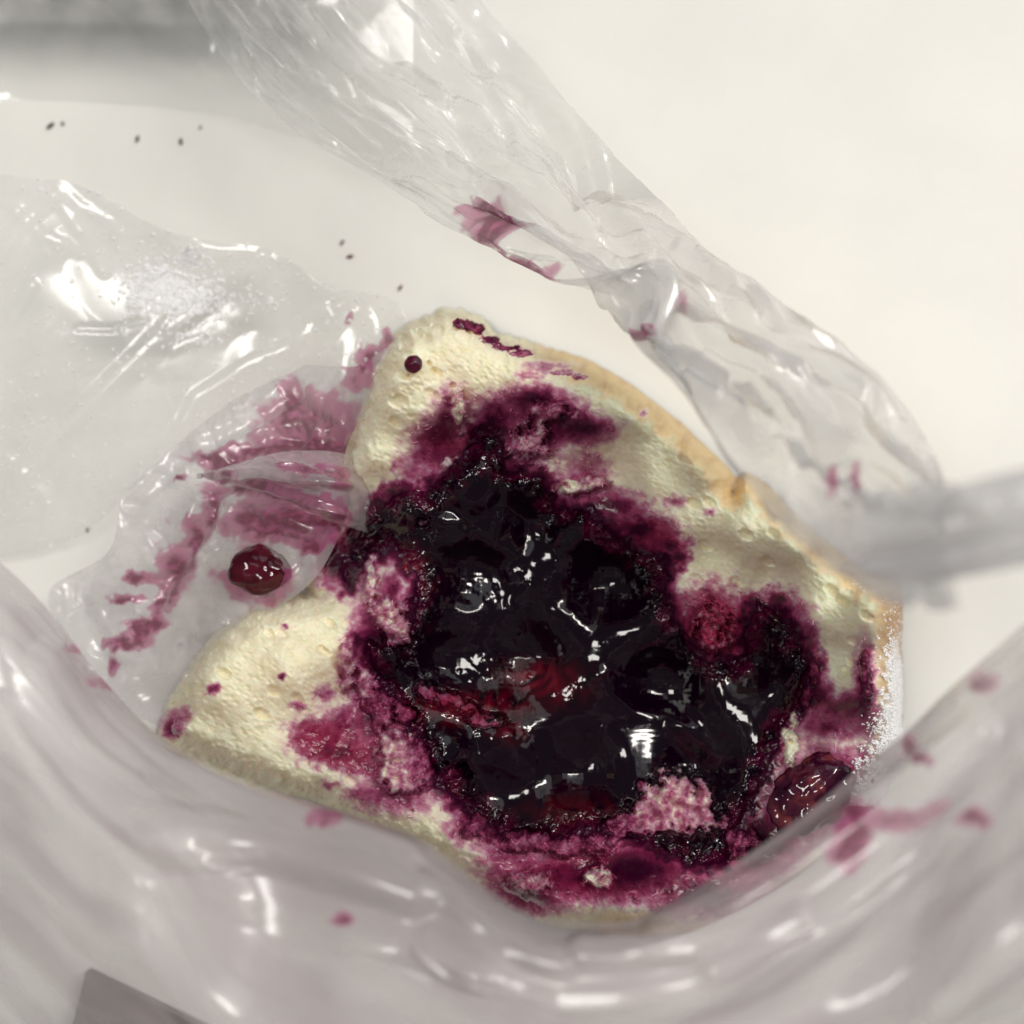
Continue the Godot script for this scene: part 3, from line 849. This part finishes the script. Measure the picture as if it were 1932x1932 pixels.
func build_crumbs() -> void:
	var bun := get_node("filled_bun")
	var jam := get_node("berry_jam")
	var gloss := plain(0.07, 0.5)
	for a in [[890,920,2.62,3.4,0.1], [795,955,2.6,2.9,2.0], [1000,930,2.45,2.7,0.9], [850,1005,2.45,2.7,3.0], [940,1010,2.35,3.0,4.0]]:
		lump_at("berry", jam, a[0], a[1], a[2] - 0.17, Vector3(a[3], a[3] * 0.86, a[3] * 0.95), a[4], int(a[0]) + 3, 0.035, 1.0, [[0.0, Color(0.004, 0.002, 0.005)], [1.0, Color(0.014, 0.005, 0.012)]], gloss, 48, 0.22, Vector2(0.5, -0.4))
	var lobe := tag(lump_at("berry_cluster", bun, 1530, 1500, 3.0, Vector3(6.2, 2.8, 4.6), 0.7, 66, 0.25, 0.9, [[0.0, Color(0.012, 0.002, 0.008)], [0.6, Color(0.05, 0.005, 0.02)], [1.0, Color(0.15, 0.03, 0.03)]], gloss, 70), "", "")
	tag(lobe, "dark jam coated lump dusted with sugar", "")
	# sugar: on the bun's outer edge, on the dark lump, and in patches on the left film
	var dust_m := plain(0.85, 0.3)
	var rng := RandomNumberGenerator.new()
	rng.seed = 5
	var places: Array[Vector3] = []
	var wide: Array[float] = []
	var tries := 0
	while places.size() < 14000 and tries < 150000:
		tries += 1
		var u := rng.randf_range(1520.0, 1710.0)
		var v := rng.randf_range(1090.0, 1520.0)
		var d := bun_edge.get_at(u, v)
		var b := blot.get_noise_2d(u * 0.11, v * 0.11)
		var edge := smoothstep(22.0, 2.0, d + b * 30.0) * smoothstep(-16.0, -6.0, d) * lerpf(0.05, 1.0, smoothstep(1180.0, 1300.0, v))
		var low := smoothstep(60.0, -6.0, d + b * 50.0) * smoothstep(1330.0, 1420.0, v)
		if rng.randf() < maxf(edge, low):
			var r := clampf(d / 46.0, 0.0, 1.0)
			var h := smooth_crumb(u, v) * (0.66 + 0.34 * sqrt(1.0 - (1.0 - r) * (1.0 - r)))
			if d < 0.0: h *= 1.0 + d / 16.0
			places.append(at(u, v, h + rng.randf_range(0.0, 0.09)))
			wide.append(rng.randf_range(0.00006, 0.0002))
	tag(scatter("sugar_dust", places, wide, dust_m, bun, [Color(0.93, 0.93, 0.94)]), "white sugar dusted on the outer crust", "", "", "stuff")
	places.clear(); wide.clear()
	var patches := [300,540,60,40,0.9, 345,575,50,26,0.8, 360,490,26,16,0.8, 260,560,26,40,0.7, 400,560,50,34,0.5, 240,628,20,10,0.6, 370,635,60,20,0.5, 500,570,26,12,0.5, 230,690,120,40,0.1, 30,780,60,100,0.16, 90,900,80,60,0.1]
	tries = 0
	while places.size() < 12000 and tries < 160000:
		tries += 1
		var k := rng.randi_range(0, left_film.p.size() - 1)
		var q := left_film.uv[k]
		var b := blot.get_noise_2d(q.x * 0.12, q.y * 0.12) * 0.9
		if rng.randf() < (spots(patches, q.x, q.y) + b - 0.42) * 2.6 or rng.randf() < spots(patches, q.x, q.y) * 0.012:
			places.append(left_film.p[k] + Vector3(rng.randf_range(-0.0002, 0.0002), 0.0002, rng.randf_range(-0.0002, 0.0002)))
			wide.append(rng.randf_range(0.00008, 0.00024))
	tag(scatter("spilled_sugar", places, wide, dust_m, self, [Color(0.95, 0.95, 0.96)]), "white sugar powder spilled in patches on the clear film left of the bun", "sugar", "", "stuff")
	# torn shreds standing up from the crumb
	places.clear(); wide.clear()
	var tones: Array[Color] = []
	for n in 9000:
		var k := rng.randi_range(0, bun_sheet.p.size() - 1)
		if bun_keep[k] == 0 or bun_keep[k] == 3: continue
		var c := bun_sheet.c[k]
		if c.r < 0.05 or c.g > 0.5: continue
		places.append(bun_sheet.p[k] + Vector3(0, rng.randf_range(-0.00005, 0.00018), 0))
		wide.append(rng.randf_range(0.00015, 0.0006))
		tones.append(c)
	tag(scatter("torn_shreds", places, wide, plain(0.9, 0.1), bun, tones, Vector3(1.0, 0.16, 0.2), true), "", "", "", "stuff")
	# dark flat shape with a straight corner, below the near corner of the bag
	var dark_shape := SurfaceTool.new()
	dark_shape.begin(Mesh.PRIMITIVE_TRIANGLES)
	var ring := [at(172, 1826, 0.0), at(420, 1945, 0.0), at(640, 2200, 0.0), at(300, 2300, 0.0), at(95, 2130, 0.0)]
	for i in ring.size():
		var a: Vector3 = ring[i]
		var b: Vector3 = ring[(i + 1) % ring.size()]
		var up := Vector3(0, 0.0025, 0)
		for p in [a, a + up, b + up, a, b + up, b]: dark_shape.add_vertex(p)
		if i > 0 and i < ring.size() - 1:
			for p in [ring[0] + up, ring[i] + up, ring[i + 1] + up]: dark_shape.add_vertex(p)
	dark_shape.generate_normals()
	var grey := StandardMaterial3D.new()
	grey.albedo_color = Color(0.17, 0.16, 0.125).linear_to_srgb()
	grey.roughness = 0.6
	tag(put("dark_flat_shape", dark_shape.commit(), grey), "flat grey brown shape with straight edges, its corner showing under the bag", "board")
	# drops away from the pool
	var drop := tag(lump_at("loose_berry", self, 490, 1076, 2.22, Vector3(4.7, 2.6, 3.6), -0.12, 51, 0.19, 1.35, [[0.0, Color(0.035, 0.002, 0.007)], [1.0, Color(0.085, 0.007, 0.017)]], gloss, 60), "dark red glossy berry lying alone on the smeared plastic left of the bun", "berry")
	var bead: MeshInstance3D = tag(lump_at("juice_drop", self, 782, 690, 4.15, Vector3(1.2, 1.0, 1.2), 0.0, 52, 0.1, 1.1, [[0.0, Color(0.05, 0.004, 0.014)], [1.0, Color(0.09, 0.008, 0.025)]], gloss, 40), "small round purple juice bead on the pale top lobe of the bun", "drop")
	var step := 2.6 / DETAIL
	bead.position = bun_sheet.p[int((690 - AREA.position.y) / step) * bun_sheet.nu + int((782 - AREA.position.x) / step)] + Vector3(0, 0.0006, 0)
	# dark flecks on the table
	var fleck_m := plain(0.8, 0.3)
	for a in [[95,237,1.1,"dark fleck on the table far left, the wider one of a touching pair"], [118,233,0.7,"small dark fleck just right of the wide fleck at the far left"], [259,262,0.9,"dark fleck on the table, left one of a level pair below the grey corner"], [341,267,0.9,"dark fleck on the table, right one of a level pair below the grey corner"], [378,240,0.5,"tiny dark speck above and right of the level pair of flecks"], [645,458,0.7,"thin purple fleck on the table between the two films, uppermost of three"], [660,484,0.9,"dark purple fleck just below the thin purple one between the films"], [755,543,0.8,"dark purple fleck nearest above the pale top lobe of the bun"], [165,1000,0.6,"tiny dark speck under the left film beside the smeared flap"], [340,1215,0.5,"tiny dark speck low on the smeared flap beside the juice streak"]]:
		var o := lump_at(numbered("dark_fleck"), self, a[0], a[1], 0.03, Vector3(a[2] * 0.62, 0.18, a[2] * 0.26), a[0], int(a[0]), 0.9, 0.5, ([[0.0, Color(0.05, 0.05, 0.05)], [1.0, Color(0.14, 0.11, 0.11)]] if a[0] < 600 else [[0.0, Color(0.08, 0.01, 0.03)], [1.0, Color(0.2, 0.03, 0.08)]]), fleck_m, 14)
		tag(o, a[3], "fleck")
